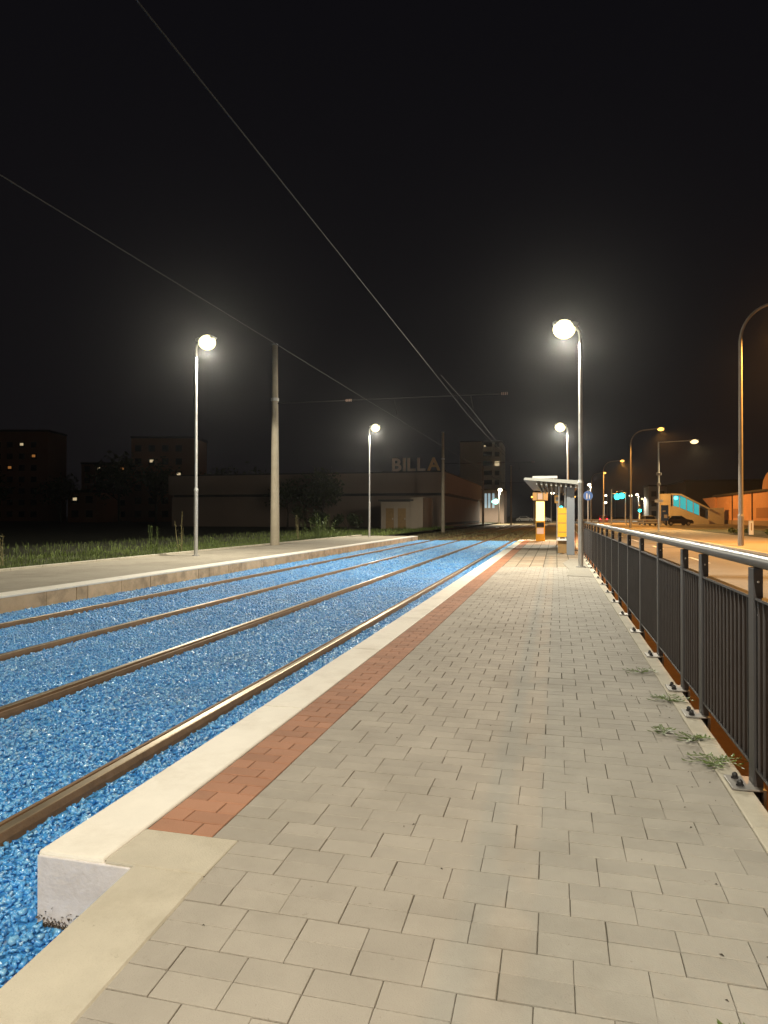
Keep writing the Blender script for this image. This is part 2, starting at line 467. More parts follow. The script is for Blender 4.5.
# ------------------------------------------------------------------ blue ballast
RAILS = [-2.52, -4.05, -5.66, -7.24]
def stones(n, xr, yr, size, zc):
    x = rng.uniform(*xr, n); y = rng.uniform(*yr, n)
    ok = np.ones(n, bool)
    for r in RAILS: ok &= ~((x > r - .085) & (x < r + .085))
    ok &= ~((x > -1.90) & (y > CAP0 - .02))
    ok &= ~(x > -1.49)
    x, y = x[ok], y[ok]; n = len(x)
    base = np.array([(a, c, d) for d in (-1, 1) for c in (-1, 1) for a in (-1, 1)], float)
    s = rng.uniform(.35, 1.0, (n, 1, 3)) * size[0] + rng.uniform(0, 1, (n, 1, 1)) ** 2 * (size[1] - size[0])
    V = base[None] * .5 * s * np.array([1.25, 1.0, .6])
    V = V * rng.uniform(.45, 1.1, (n, 8, 3))
    q = rng.normal(size=(n, 4)); q[:, 1:3] *= .75; q[:, 3] *= 1.4; q /= np.linalg.norm(q, axis=1)[:, None]
    w, a, c, d = q.T
    Rm = np.stack([1 - 2 * (c * c + d * d), 2 * (a * c - d * w), 2 * (a * d + c * w), 2 * (a * c + d * w), 1 - 2 * (a * a + d * d), 2 * (c * d - a * w),
                   2 * (a * d - c * w), 2 * (c * d + a * w), 1 - 2 * (a * a + c * c)], 1).reshape(n, 3, 3)
    V = np.einsum('nij,nkj->nki', Rm, V)
    z = zc + rng.uniform(-.009, .008, n)
    V += np.stack([x, y, z], 1)[:, None]
    return V
Vs = np.concatenate([stones(125000, (-8.3, -1.45), (1.0, 8), (.013, .034), -.258),
                     stones(75000, (-8.3, -1.45), (8, 18), (.02, .042), -.258),
                     stones(46000, (-8.3, -1.45), (18, 41.3), (.03, .065), -.258)])
n = len(Vs)
F = np.array([(0, 2, 3, 1), (4, 5, 7, 6), (0, 1, 5, 4), (2, 6, 7, 3), (0, 4, 6, 2), (1, 3, 7, 5)])
loops = (F[None] + (np.arange(n) * 8)[:, None, None]).reshape(-1)
me = bpy.data.meshes.new('blue_ballast')
me.vertices.add(n * 8); me.vertices.foreach_set('co', Vs.reshape(-1).astype(np.float32))
me.loops.add(len(loops)); me.loops.foreach_set('vertex_index', loops.astype(np.int32))
me.polygons.add(n * 6); me.polygons.foreach_set('loop_start', np.arange(n * 6, dtype=np.int32) * 4)
me.update(calc_edges=True); me.materials.append(M['blue'])
o = bpy.data.objects.new('blue_ballast', me); COL.objects.link(o)
tag(o, 'bright blue painted ballast stones between the tram rails', 'ballast', None, 'stuff')

# ------------------------------------------------------------------ rails
rl = ['tram rail nearest the right platform, with the shiny running band',
      'second tram rail from the right platform, rusty with a thin bright band',
      'third tram rail from the right platform, second from the left kerb',
      'tram rail nearest the left platform kerb, thinnest in view']
for i, (x, lab) in enumerate(zip(RAILS, rl)):
    t = thing('tram_rail', lab, 'rail', (x, 0, 0), 0, 'rails of the two tram tracks')
    sgn = -1 if i % 2 == 0 else 1           # the groove lies on the inner side of each track
    body = [(-.075, -.36), (-.075, -.238), (-.066, -.208), (-.064, -.2035), (.002, -.2035), (.006, -.245), (.034, -.245), (.040, -.212), (.066, -.212), (.072, -.24), (.072, -.36)]
    head = [(-.062, -.2032), (-.056, -.1992), (-.006, -.1992), (.001, -.2032)]
    body = [(a * .85, c) for a, c in body]; head = [(a * .85, c) for a, c in head]
    if sgn < 0:
        body = [(-a, c) for a, c in body][::-1]; head = [(-a, c) for a, c in head][::-1]
    b = MB(); b.prism(body, 'y', -8, 300); b.build('rail_body', M['rail_rust'], t)
    b = MB(); b.prism(head, 'y', -8, 300); b.build('running_band', M['rail_head'], t)

# ------------------------------------------------------------------ fence
fx = .875
posts = [-.34, .96, 2.26, 3.46, 4.60, 5.25, 6.45, 7.75, 9.05, 10.35, 11.6, 12.9, 14.2, 15.5, 16.8, 18.1, 19.4, 20.7, 22.0, 23.3]
fe = thing('railing', 'long dark metal railing with vertical bars along the paved platform', 'railing', (0, 0, 0))
b = MB(); b.tube([(fx + .015, -1, 1.045), (fx + .015, 23.4, 1.050)], .031, 14)
b.build('handrail', M['handrail'], fe, True)
for i, y in enumerate(posts):
    b = MB(); b.box(fx - .004, fx + .036, y - .045, y + .045, -.12, 1.012, .003); p = b.build('post', M['fence'], fe)
    b = MB(); b.box(.772, .900, y - .085, y + .085, .011, .020, .002); b.box(.90, .912, y - .085, y + .085, -.12, .020); pl = b.build('base_plate', M['plate'], fe)
    for dy in (-.045, .045):
        b = MB(); b.tube([(.812, y + dy, .02), (.812, y + dy, .028)], .017, 6); b.ell((.812, y + dy, .034), .0135, .0135, .016, 10, 6); b.build('bolt', M['bolt'], pl, True)
    for zz in (.95, .80):
        b = MB(); b.ell((fx + .016, y - .046, zz), .006, .005, .006, 8, 5); b.build('screw', M['galv'], p, True)
for y0, y1 in zip(posts[:-1], posts[1:]):
    b = MB()
    a, c = y0 + .05, y1 - .05
    b.box(fx + .0, fx + .045, a, c, .868, .880)
    b.box(fx + .0, fx + .045, a, c, .095, .107)
    nb = max(2, round((c - a) / .08)); st = (c - a) / nb
    for k in range(nb):
        yy = a + (k + .5) * st
        b.box(fx + .002, fx + .043, yy - .004, yy + .004, .107, .868)
    b.build('infill_panel', M['fence'], fe)
# short return at the shelter
b = MB()
b.box(.50, .87, 23.35, 23.39, 1.0, 1.045); b.box(.50, .87, 23.35, 23.39, .10, .13)
for k in range(4): b.box(.52 + k * .1, .535 + k * .1, 23.36, 23.385, .13, 1.0)
b.box(.49, .52, 23.34, 23.40, .0, 1.05)
b.build('return_panel', M['fence'], fe)

# ------------------------------------------------------------------ lamps at the tram stop
def platform_lamp(loc, d, label, h, power, size, tilt):
    t = thing('street_lamp', label, 'street lamp', loc, 0, 'white lamps along the tram stop')
    b = MB(); b.tube([(0, 0, 0), (0, 0, .03)], .11, 16); b.tube([(0, 0, .03), (0, 0, 2.05)], .062, 16); b.build('lower_pole', M['galv'], t, True)
    b = MB(); b.tube([(0, 0, 2.05), (0, 0, 2.13)], [.070, .050], 14); b.tube([(0, 0, 2.13), (0, 0, h - .28), (d * .02, 0, h - .14), (d * .10, 0, h - .05)], [.047, .040, .038, .036], 14); b.build('upper_pole', M['galv'], t, True)
    hd = Matrix.Rotation(R(-d * 8), 4, 'Y')
    b = MB()
    poly = [(.05, -.03), (.12, -.065), (.62, -.045), (.66, 0), (.60, .035), (.15, .055), (.05, .03)]
    b.prism([(d * px, pz) for px, pz in poly], 'y', -.13, .13)
    b.v = [tuple(hd @ Vector(v) + Vector((0, 0, h))) for v in b.v]
    hs = b.build('lamp_head', M['galv'], t)
    b = MB(); b.ell((d * .37, 0, -.12), .27, .25, .235, 20, 12)  # lens swollen into a globe to imitate the lamp's glare
    b.v = [tuple(hd @ Vector(v) + Vector((0, 0, h))) for v in b.v]
    b.build('lens', M['led'], hs, True)
    spot(t, (d * .37, 0, h - .375), power, LED, size, .1, .05, (0, -d * tilt))
    return t
PW = 2650
platform_lamp((-10.91, 19.16, .0), 1, 'white lamp on a thin pole at the near end of the left platform', 6.72, PW, 177, 24)
platform_lamp((-10.91, 39.53, .0), 1, 'white lamp on a thin pole at the far end of the left platform', 6.62, PW, 177, 24)
platform_lamp((.58, 17.17, .0), -1, 'white lamp on the tall pole standing against the railing, brightest in view', 5.88, PW * 1.05, 179.5, 14)
platform_lamp((.60, 36.9, .0), -1, 'white lamp rising behind the shelter roof', 5.98, PW * 1.05, 179.5, 14)
platform_lamp((.58, -2.6, -.25), -1, 'white lamp of the same row standing behind the viewpoint', 6.25, PW * .80, 172, 8)
platform_lamp((-10.91, -1.2, .0), 1, 'white lamp of the left row standing behind the viewpoint', 6.72, PW * .72, 177, 24)

# ------------------------------------------------------------------ sodium street lamps
def road_lamp(loc, h, arm, label, m, col, power, straight=False):
    t = thing('street_lamp', label, 'street lamp', loc, 0, 'tall lamps along the road')
    b = MB()
    if straight:
        b.tube([(0, 0, 0), (0, 0, h)], [.10, .06], 12); b.build('pole', M['galv'], t, True)
        b = MB(); b.tube([(0, 0, h - .04), (arm, 0, h + .05)], .04, 10); b.build('arm', M['galv'], t, True)
    else:
        b.tube([(0, 0, 0), (0, 0, 1.3)], .125, 14); b.tube([(0, 0, 1.3), (0, 0, 1.38)], [.125, .10], 14)
        b.tube([(0, 0, 1.38), (0, 0, h - 1.7)], [.10, .075], 14); b.build('pole', M['sodpole'], t, True)
        b = MB(); pts = [(0, 0, h - 1.7)]
        for k in range(1, 11):
            a = math.pi / 2 * k / 10
            pts.append((1.5 * (1 - math.cos(a)), 0, h - 1.7 + 1.6 * math.sin(a)))
        pts.append((arm - .3, 0, h + .02))
        b.tube(pts, [.075] + [.06] * (len(pts) - 1), 12); b.build('arm', M['sodpole'], t, True)
    b = MB(); b.prism([(arm - .35, h - .05), (arm + .35, h + .02), (arm + .38, h + .10), (arm + .1, h + .17), (arm - .35, h + .08)], 'y', -.14, .14); hd = b.build('lamp_head', M['sodpole'], t)
    b = MB(); b.ell((arm + .02, 0, h - .06), .34, .26, .20, 14, 8); b.build('lens', m, hd, True)
    if power: spot(t, (arm, 0, h - .32), power, col, 172, .35, .18, (0, -18))
    return t
road_lamp((7.8, 32.5, -.05), 10.6, 3.05, 'tall curved road lamp whose arm leaves the right edge of the picture', M['sodium'], SOD, 21000)
road_lamp((7.75, 77.3, -.05), 10.6, 3.05, 'tall curved orange road lamp just left of the straight armed one', M['sodium'], SOD, 11000)
road_lamp((7.75, 120.3, -.05), 10.6, 3.0, 'orange road lamp third along the road, small above the signals', M['sodium'], SOD, 24000)
road_lamp((7.4, 153.1, -.05), 10.6, 2.7, 'farthest orange road lamp of the row, smallest above the red tail lights', M['sodium'], SOD, 2500)
road_lamp((7.8, -12, -.05), 10.6, 3.05, 'curved orange road lamp standing behind the viewpoint', M['sodium'], SOD, 3000)
t = road_lamp((8.78, 64.1, -.05), 7.85, 2.9, 'pale road lamp on a pole with a straight arm and small sign boxes', M['warmlamp'], (1, .75, .38), 5000, True)
for z, w in ((5.0, .22), (4.1, .16)):
    b = MB(); b.box(-w, w, -.12, -.06, z - .12, z + .12, .02); b.build('sign_box', M['stairwall'], t)
b = MB(); b.box(-.35, .35, -.14, -.11, 2.5, 2.75); b.build('sign_plate', M['white'], t)

# little lamps far away
def far_lamp(loc, h, arm, label, m, power=0):
    t = thing('street_lamp', label, 'street lamp', loc, 0, 'small lamps far down the road')
    b = MB(); b.tube([(0, 0, -.2), (0, 0, h)], [.11, .07], 8); b.tube([(0, 0, h), (arm, 0, h + .1)], .05, 8); b.build('pole', M['galv'], t, True)
    b = MB(); b.ell((arm, 0, h), .42, .4, .34, 10, 6); b.build('lens', m, t, True)
    if power: spot(t, (arm, 0, h - .5), power, (1, .9, .7), 172, .3, .2)
far_lamp((7.9, 167, 0), 8.6, -.3, 'far lamp with a white lens on a thin mast above the round blue sign', M['smallwhite'], 6000)
far_lamp((13.7, 209, 0), 5.2, .4, 'far low white lamp to the right of the red tail lights', M['smallwhite'])
far_lamp((19.5, 190, 0), 6.6, -.4, 'far white lamp between the signals and the pale block', M['smallwhite'])
far_lamp((22.3, 201, 0), 7.2, -.4, 'far white lamp just left of the pale block', M['smallwhite'], 6000)
far_lamp((16.3, 235, 0), 8.0, -.4, 'faint white lamp above the green signals', M['smallwhite'])
far_lamp((-10.24, 127.4, 0), 6.05, .2, 'small white lamp beside the lit shop at the end of the store', M['smallwhite'], 16000)
far_lamp((-8.7, 255, 0), 8.2, .2, 'tiny orange lamp just left of the ticket column', M['sodium'])
far_lamp((7.3, 300, 0), 9.4, .4, 'tiny orange lamp low behind the round blue sign', M['sodium'])
far_lamp((24.0, 300, 0), 9.0, .4, 'tiny orange lamp between the two traffic lights', M['sodium'])
far_lamp((30.5, 260, 0), 7.4, -.4, 'tiny yellow lamp low beside the pale block', M['warmlamp'])
far_lamp((-1.0, 150, 0), 6.2, .3, 'small white lamp seen right beside the ticket column', M['smallwhite'])

# ------------------------------------------------------------------ overhead line
def mast(loc, h, r0, r1, label, m):
    t = thing('catenary_mast', label, 'mast', loc, 0, 'catenary masts on the left of the track')
    b = MB(); b.tube([(0, 0, -.3), (0, 0, h)], [r0, r1], 14); b.build('mast_body', m, t, True)
    b = MB(); b.tube([(0, 0, h), (0, 0, h + .04)], r1 + .015, 14); b.tube([(0, 0, h * .72), (0, 0, h * .72 + .12)], r1 + .055, 14); b.build('band', M['galv'], t)
    return t
m1 = mast((-11.74, 27.25, 0), 8.62, .20, .115, 'nearest concrete catenary mast standing behind the left platform', M['mast'])
m2 = mast((-10.15, 62.4, 0), 9.0, .18, .11, 'second concrete catenary mast, reddish, in front of the store corner', M['mast'])
m3 = mast((-10.4, 100.5, 0), 8.6, .18, .11, 'third catenary mast, thin before the tall housing block', M['mast'])
def bracket(t, zc, reach, y=0):
    b = MB(); b.tube([(.1, y, zc), (reach, y, zc)], .024, 8); b.build('bracket_arm', M['arm'], t, True)
    b = MB()
    for xx in (3.2, reach - .15):
        for k in range(4): b.tube([(xx + k * .07, y, zc), (xx + k * .07 + .03, y, zc)], .055, 10)
    b.build('insulator', M['insul'], t, True)
    b = MB()
    for xw in (-6.46, -3.30):
        dx = xw - t.location.x
        b.tube([(dx, y, zc), (dx + .12, y, 5.42 if zc > 5.6 else zc - .4)], .018, 6)
    b.build('dropper', M['arm'], t)
bracket(m1, 6.1, 9.8, 0); bracket(m2, 6.1, 8.2); bracket(m3, 6.1, 8.4)
for x, lab in ((-3.40, 'overhead contact wire above the right hand tram track'), (-6.52, 'overhead contact wire above the left hand tram track')):
    t = thing('contact_wire', lab, 'wire', (x, 0, 0), 0, 'overhead tram wires')
    b = MB(); b.tube([(.26 if x > -4 else 0, -6, 5.38), (-.08 if x > -4 else 0, 27.2, 5.38), (.04, 62.4, 5.38), (0, 300, 5.38)], .0095, 6); b.build('wire_strand', M['wire'], t)
    if x > -4:
        b = MB(); b.tube([(.09, 20, 5.44), (.10, 27.2, 5.55), (.08, 62.4, 5.45), (.08, 300, 5.5)], .009, 6); b.build('second_strand', M['wire'], t)
def track_pole(loc, h, label):
    t = thing('track_pole', label, 'pole', loc, 0, 'poles far along the tram track')
    b = MB(); b.tube([(0, 0, -.3), (0, 0, h)], [.14, .09], 10); b.build('pole_body', M['mast'], t, True)
    b = MB(); b.tube([(0, 0, h), (0, 0, h + .08)], .11, 10); b.build('pole_cap', M['galv'], t)
track_pole((-3.5, 115, 0), 6.5, 'pale pole standing left of the ticket column')
track_pole((-7.06, 111.7, 0), 9.4, 'taller dark pole between store and shelter')

# ------------------------------------------------------------------ shelter and street furniture on the platform
sh = thing('tram_shelter', 'grey tram shelter with a sloping ribbed roof on the right platform', 'shelter', (0, 0, 0))
def zroof(x): return 2.40 + (x + 1.0) * (2.24 - 2.40) / 1.7
y0, y1 = 22.0, 31.2
b = MB(); b.prism([(-1.0, zroof(-1.0)), (-.96, zroof(-1) + .07), (.72, zroof(.72) + .12), (.74, zroof(.72) - .02), (.4, zroof(.4) - .0)], 'y', y0, y1); b.build('roof', M['roof_ribs'], sh)
b = MB()
for k in range(9):
    x = -.62 + k * .15
    b.prism([(x, zroof(x) - .005), (x, zroof(x) - .11), (x + .05, zroof(x + .05) - .11), (x + .05, zroof(x + .05) - .005)], 'y', y0 + .12, y1 - .05)
b.build('roof_ribs', M['roof_ribs'], sh)
b = MB(); b.prism([(-.55, zroof(-.55) - .012), (.62, zroof(.62) - .012), (.62, zroof(.62) - .022), (-.55, zroof(-.55) - .022)], 'y', y0 + .1, y1 - .1); b.build('soffit', M['roof_dark'], sh)
for y in (22.7, 26.9, 30.6):
    b = MB(); b.box(.33, .58, y - .09, y + .09, 0, 2.20, .01); b.build('pillar', M['shelter'], sh)
for a, c in ((22.85, 26.75), (27.05, 30.45)):
    b = MB(); b.box(.50, .512, a, c, .35, 2.0); g = b.build('glass_panel', M['glass'], sh)
    b = MB(); b.box(.49, .522, a, c, .30, .35); b.box(.49, .522, a, c, 2.0, 2.05); b.build('panel_frame', M['shelter'], g)
b = MB(); b.box(-.80, .05, 24.4, 24.55, 2.56, 2.65, .01); b.box(-.7, -.66, 24.45, 24.5, 2.38, 2.56); b.box(-.1, -.06, 24.45, 24.5, 2.32, 2.56); b.build('name_board', M['white'], sh)

tb = thing('information_board', 'yellow information board on two white posts under the shelter roof', 'board', (0, 0, 0))
for x in (.10, .30):
    b = MB(); b.tube([(x, 23.2, 0), (x, 23.2, 2.24)], .028, 10); b.build('post', M['white'], tb, True)
b = MB(); b.box(.055, .345, 23.13, 23.17, .56, 1.53, .01); pb = b.build('board_panel', M['yellow'], tb)
b = MB()
for z in (.72, 1.02, 1.32): b.box(.075, .325, 23.126, 23.132, z - .012, z + .012)
b.build('board_rail', M['brown'], pb)
b = MB(); b.box(.06, .34, 23.14, 23.17, .03, .43); b.build('lower_board', M['brown'], tb)
b = MB(); b.box(.02, .36, 23.0, 23.25, .44, .50, .01); b.build('shelf', M['white'], tb)

tk = thing('ticket_column', 'yellow ticket column with a glowing panel at the platform end', 'ticket machine', (-.76, 34.85, 0))
b = MB(); b.box(-.22, .22, -.16, .20, .0, 2.0, .015); b.build('body', M['yellow'], tk)
b = MB(); b.box(-.20, .20, -.175, -.162, 1.0, 1.97); b.build('light_panel', M['ticketglow'], tk)
b = MB(); b.box(-.18, .18, -.178, -.162, .70, .92); b.build('screen_slot', M['darkslot'], tk)
b = MB(); b.box(-.17, .17, -.176, -.162, .36, .66); b.build('keypad_plate', M['pink_face'], tk)
b = MB(); b.box(-.36, .36, -.36, .36, 2.02, 2.42, .01); hb = b.build('head_box', M['yellow_glow'], tk)
b = MB()
for x in (-.14, .14): b.box(x - .015, x + .015, -.376, -.362, 2.03, 2.41)
b.box(-.35, .35, -.378, -.363, 2.40, 2.43); b.box(-.35, .35, -.378, -.363, 2.005, 2.035); b.build('head_frame', M['brown'], hb)
b = MB(); b.box(-.115, .115, -.372, -.362, 2.08, 2.36); b.build('head_panel', M['pink_face'], hb)

ss = thing('stop_sign', 'small square yellow stop sign on a white pole behind the information board', 'sign', (.05, 30.9, 0))
b = MB(); b.tube([(0, 0, 0), (0, 0, 2.2)], .03, 8); b.build('pole', M['white'], ss, True)
b = MB(); b.box(-.11, .11, -.05, -.035, 1.82, 2.16, .01); f = b.build('sign_plate', M['yellow_glow'], ss)
b = MB(); b.box(-.07, .07, -.054, -.051, 1.90, 2.08); b.build('sign_face', M['white'], f)

bs = thing('road_sign', 'round blue path sign with white figures on a pole past the shelter', 'sign', (2.05, 46.9, -.15))
b = MB(); b.tube([(0, 0, 0), (0, 0, 3.1)], .035, 8); b.build('pole', M['galv'], bs, True)
b = MB(); b.tube([(0, -.05, 2.74), (0, -.035, 2.74)], .31, 24); f = b.build('disc', M['blue_sign'], bs)
b = MB(); b.ell((-.07, -.058, 2.86), .035, .004, .035, 10, 6); b.box(-.10, -.04, -.060, -.052, 2.66, 2.82); b.box(-.10, -.075, -.060, -.052, 2.54, 2.66); b.box(-.062, -.04, -.060, -.052, 2.54, 2.66)
b.ell((.09, -.058, 2.79), .028, .004, .028, 10, 6); b.box(.065, .115, -.060, -.052, 2.62, 2.76); b.box(.07, .085, -.060, -.052, 2.54, 2.62); b.box(.095, .11, -.060, -.052, 2.54, 2.62)
b.build('figures', M['white'], f)

# ------------------------------------------------------------------ traffic signals, guard rail, cars
def signal(loc, h, label, heads):
    t = thing('traffic_light', label, 'traffic light', loc, 0, 'traffic lights at the far crossing')
    b = MB(); b.tube([(0, 0, -.2), (0, 0, h)], [.10, .08], 10); b.build('pole', M['white'], t, True)
    for x, z, s in heads:
        b = MB(); b.box(x - .22, x + .22, -.3, -.05, z - .3, z + .85, .03); hd = b.build('signal_head', M['cardark'], t)
        b = MB(); b.tube([(x, -.38, z), (x, -.31, z)], s, 14); b.build('green_lens', M['cyan'], hd)  # lens disc enlarged so its shape carries the signal's glow
        if abs(x) > .5:
            b = MB(); b.tube([(0, 0, z + .5), (x, 0, z + .5)], .05, 8); b.build('arm', M['white'], t)
signal((8.7, 115.7, 0), 5.6, 'left traffic light on a white post with two green lights on its arm', [(.85, 4.35, .46)])
signal((11.1, 118.3, 0), 5.0, 'right traffic light on a white post with a green light beside it', [(-.65, 4.55, .46)])
signal((14.3, 127.4, 0), 3.2, 'low pedestrian signal with a green light near the parked cars', [(0, 2.2, .26)])
signal((.6, 85, -.1), 2.9, 'green signal seen low between ticket column and information board', [(0, 2.35, .20)])

gr = thing('guard_rail', 'long pale guard rail at the far crossing', 'guard rail', (0, 104, 0))
b = MB(); b.box(3.0, 14.5, 0, .06, .60, .78); b.box(3.0, 14.5, 0, .06, .25, .40); b.build('beam', M['white'], gr)
for x in np.arange(3.0, 14.6, 2.3):
    b = MB(); b.box(x - .05, x + .05, .06, .14, -.2, .82); b.build('post', M['white'], gr)

def car(loc, rz, label, paint, tail=False, group='cars on and beside the road'):
    t = thing('car', label, 'car', loc, rz, group)
    b = MB()
    prof = [(-2.1, .28), (-2.12, .62), (-1.95, .86), (-1.55, .93), (-1.15, 1.40), (.35, 1.44), (1.05, .95), (1.85, .82), (2.1, .58), (2.08, .28)]
    b.prism(prof, 'y', -.84, .84)
    b.v = [(x, y * (1 - .20 * max(0, z - .9) / .5), z) for x, y, z in b.v]
    b.build('body', paint, t)
    b = MB()
    for s in (-1, 1):
        b.add([(-1.42, s * .832, .97), (.82, s * .832, .97), (.22, s * .69, 1.36), (-1.05, s * .69, 1.36)], [(0, 1, 2, 3)])
    b.build('side_window', M['glass'], t, fix=False)
    b = MB(); b.add([(-1.575, -.70, .95), (-1.575, .70, .95), (-1.20, .60, 1.37), (-1.20, -.60, 1.37)], [(0, 1, 2, 3)]); b.build('rear_window', M['glass'], t, fix=False)
    for x in (-1.3, 1.3):
        for s in (-1, 1):
            b = MB(); b.tube([(x, s * .66, .31), (x, s * .86, .31)], .31, 16); w = b.build('wheel', M['tyre'], t)
            b = MB(); b.tube([(x, s * .861, .31), (x, s * .868, .31)], .18, 12); b.build('rim', M['galv'], w)
    for s in (-1, 1):
        b = MB(); b.box(-2.16, -2.10, s * .66 - .16, s * .66 + .16, .64, .82, .02); b.build('tail_light', M['red'] if tail else M['carred'], t)
        b = MB(); b.box(2.04, 2.11, s * .62 - .15, s * .62 + .15, .58, .72, .02); b.build('headlight', M['white'], t)
    return t
car((9.3, 146.0, -.15), R(90), 'dark red car driving away with bright red tail lights', M['carred'], True)
car((13.2, 108, -.15), R(100), 'pale car parked with one red tail light beside the lamp pole', M['stairwall'], False)
car((17.6, 109.5, -.15), R(15), 'dark car parked in front of the lit staircase', M['cardark'])
car((-7.5, 172, -.2), R(5), 'white car seen far off left of the ticket column', M['carwhite'])
car((-3.2, 176, -.2), R(5), 'white car far off, partly hidden by the ticket column', M['carwhite'])

bb = thing('billboard', 'small blue billboard with white patches beside the lit staircase', 'billboard', (15.5, 107.1, -.15))
b = MB(); b.box(-.5, .5, -.1, .1, .7, 3.0, .02); f = b.build('panel', M['blue_sign'], bb)
b = MB(); b.box(-.1, .35, -.106, -.101, 1.1, 1.6); b.box(-.3, .1, -.106, -.101, 2.0, 2.2); b.build('white_patch', M['white'], f)
for x in (-.4, .4):
    b = MB(); b.box(x - .05, x + .05, -.05, .05, 0, .7); b.build('leg', M['galv'], bb)

wb = thing('utility_post', 'short white utility post standing in the green verge', 'utility post', (12.79, 50.7, -.02))
b = MB(); b.box(-.14, .14, -.10, .10, 0, .92, .02); w_ = b.build('cabinet', M['white'], wb)
b = MB(); b.box(-.16, .16, -.12, .12, .92, .97, .01); b.build('lid', M['galv'], wb)
b = MB(); b.box(-.03, .03, -.107, -.102, .3, .8); b.build('stripe', M['brown'], w_)

# ------------------------------------------------------------------ buildings
def window(parent, x0, x1, y0, y1, z0, z1, m, fm):
    b = MB(); b.box(x0, x1, y0, y1, z0, z1)
    return b.build('window', m, parent)

# store on the left
st = thing('store_building', 'long dark flat roofed store with dim rooftop letters left of the track', 'building', (-12.2, 75.3, 0))
b = MB(); b.box(-34, 0, 0, 37.5, -.3, 3.55); b.build('lower_wall', M['wall_brown'], st)
b = MB(); b.box(-34.3, .25, -.25, 37.7, 3.85, 6.15); b.build('fascia', M['wall_brown'], st)
b = MB(); b.box(-33.8, -.15, .2, 37.2, 3.55, 3.85); b.build('canopy_gap', M['roof_black'], st)
b = MB(); b.box(-34.2, .15, -.15, 37.6, 6.15, 6.3); b.build('roof', M['roof_black'], st)
b = MB(); b.box(-3.6, -1.2, -.06, .02, 1.4, 3.2); b.build('window', M['curtain'], st)
b = MB(); b.box(.0, .05, 1.5, 36, .2, .5); b.build('plinth', M['roof_black'], st)
b = MB(); b.box(-7.2, .2, .6, .75, 6.3, 6.42); b.build('letter_rail', M['roof_black'], st)
cur = {}
xx = -6.0
for ch, m in (('B', 'sign_red'), ('I', 'sign_red'), ('L', 'sign_red'), ('L', 'sign_red'), ('A', 'sign_yel')):
    c = bpy.data.curves.new('letter', 'FONT'); c.body = ch; c.size = 2.05; c.extrude = .1; c.offset = .045
    o = bpy.data.objects.new('letter', c); COL.objects.link(o)
    bpy.context.view_layer.update()
    dg = bpy.context.evaluated_depsgraph_get()
    me2 = bpy.data.meshes.new_from_object(o.evaluated_get(dg))
    xsz = [v.co.x for v in me2.vertices]
    bpy.data.objects.remove(o)
    me2.materials.clear(); me2.materials.append(M[m])
    lo = bpy.data.objects.new('letter', me2); COL.objects.link(lo); lo.parent = st
    lo.location = (xx - min(xsz), .55, 6.42); lo.rotation_euler = (R(90), 0, 0)
    xx += max(xsz) - min(xsz) + .22

shd = thing('shed', 'low pale shed standing before the dark store', 'shed', (-16.6, 64.4, 0))
b = MB(); b.box(0, 4.2, 0, 5, -.3, 2.65); wl = b.build('wall', M['wall_pale'], shd)
b = MB(); b.box(-.2, 3.3, -.3, 5.2, 2.68, 2.85); b.build('roof', M['roof_black'], shd)
b = MB(); b.box(3.0, 4.22, -.25, 5.1, -.3, 3.05); b.build('corner_pier', M['wall_pale'], shd)
for x in (.5, 1.7):
    b = MB(); b.box(x, x + .8, -.03, .02, .0, 2.0); d_ = b.build('door', M['brown'], shd)
    b = MB(); b.box(x + .68, x + .73, -.06, -.03, .9, 1.05); b.build('handle', M['galv'], d_)

tw = thing('apartment_tower', 'tall pale apartment tower with stacked balconies at the end of the track', 'building', (-20.6, 196, 0))
b = MB(); b.box(-6.3, 0, 0, 14, -.3, 22.6); b.build('side_wall', M['tower'], tw)
b = MB(); b.box(.02, 5.6, .6, 14, -.3, 22.3); b.build('front_wall', M['tower'], tw)
b = MB(); b.box(-6.4, 5.7, .4, 14.2, 22.62, 22.9); b.build('roof', M['roof_black'], tw)
for k in range(8):
    z = 1.2 + k * 2.7
    b = MB(); b.box(.3, 2.9, -.45, .6, z, z + .95); b.build('balcony', M['tower'], tw)
    b = MB(); b.box(.35, 2.85, .5, .64, z + .97, z + 2.3); b.build('window', M['curtain'], tw)
    b = MB(); b.box(3.6, 4.9, .5, .62, z + .9, z + 2.2); b.build('window', M['lit'] if k == 5 else M['curtain'], tw)
b = MB(); b.box(.5, 1.0, .45, .62, 20.7, 21.6); b.build('lit_window', M['lit'], tw)
b = MB(); b.box(-.5, 6.2, -2, .5, 5.4, 9.0); b.build('annex', M['block'], tw)

sp = thing('shop', 'small lit shop with a pale green sign at the end of the store', 'shop', (-14.3, 140.8, 0))
b = MB(); b.box(-1, 4, .2, 8, -.3, 6.6); b.build('wall', M['wall_brown'], sp)
for x in (0.05, .75, 1.6):
    b = MB(); b.box(x, x + .45, .1, .22, 2.9, 5.9); b.build('window', M['shopwin'], sp)
b = MB(); b.ell((2.35, .0, 4.2), .55, .12, .55, 14, 8); b.box(1.5, 2.0, .0, .2, 4.0, 4.4); b.build('glowing_sign', M['shopglow'], sp)
b = MB(); b.box(-1.2, 4.2, 0, 8.2, 6.6, 6.8); b.build('roof', M['roof_black'], sp)

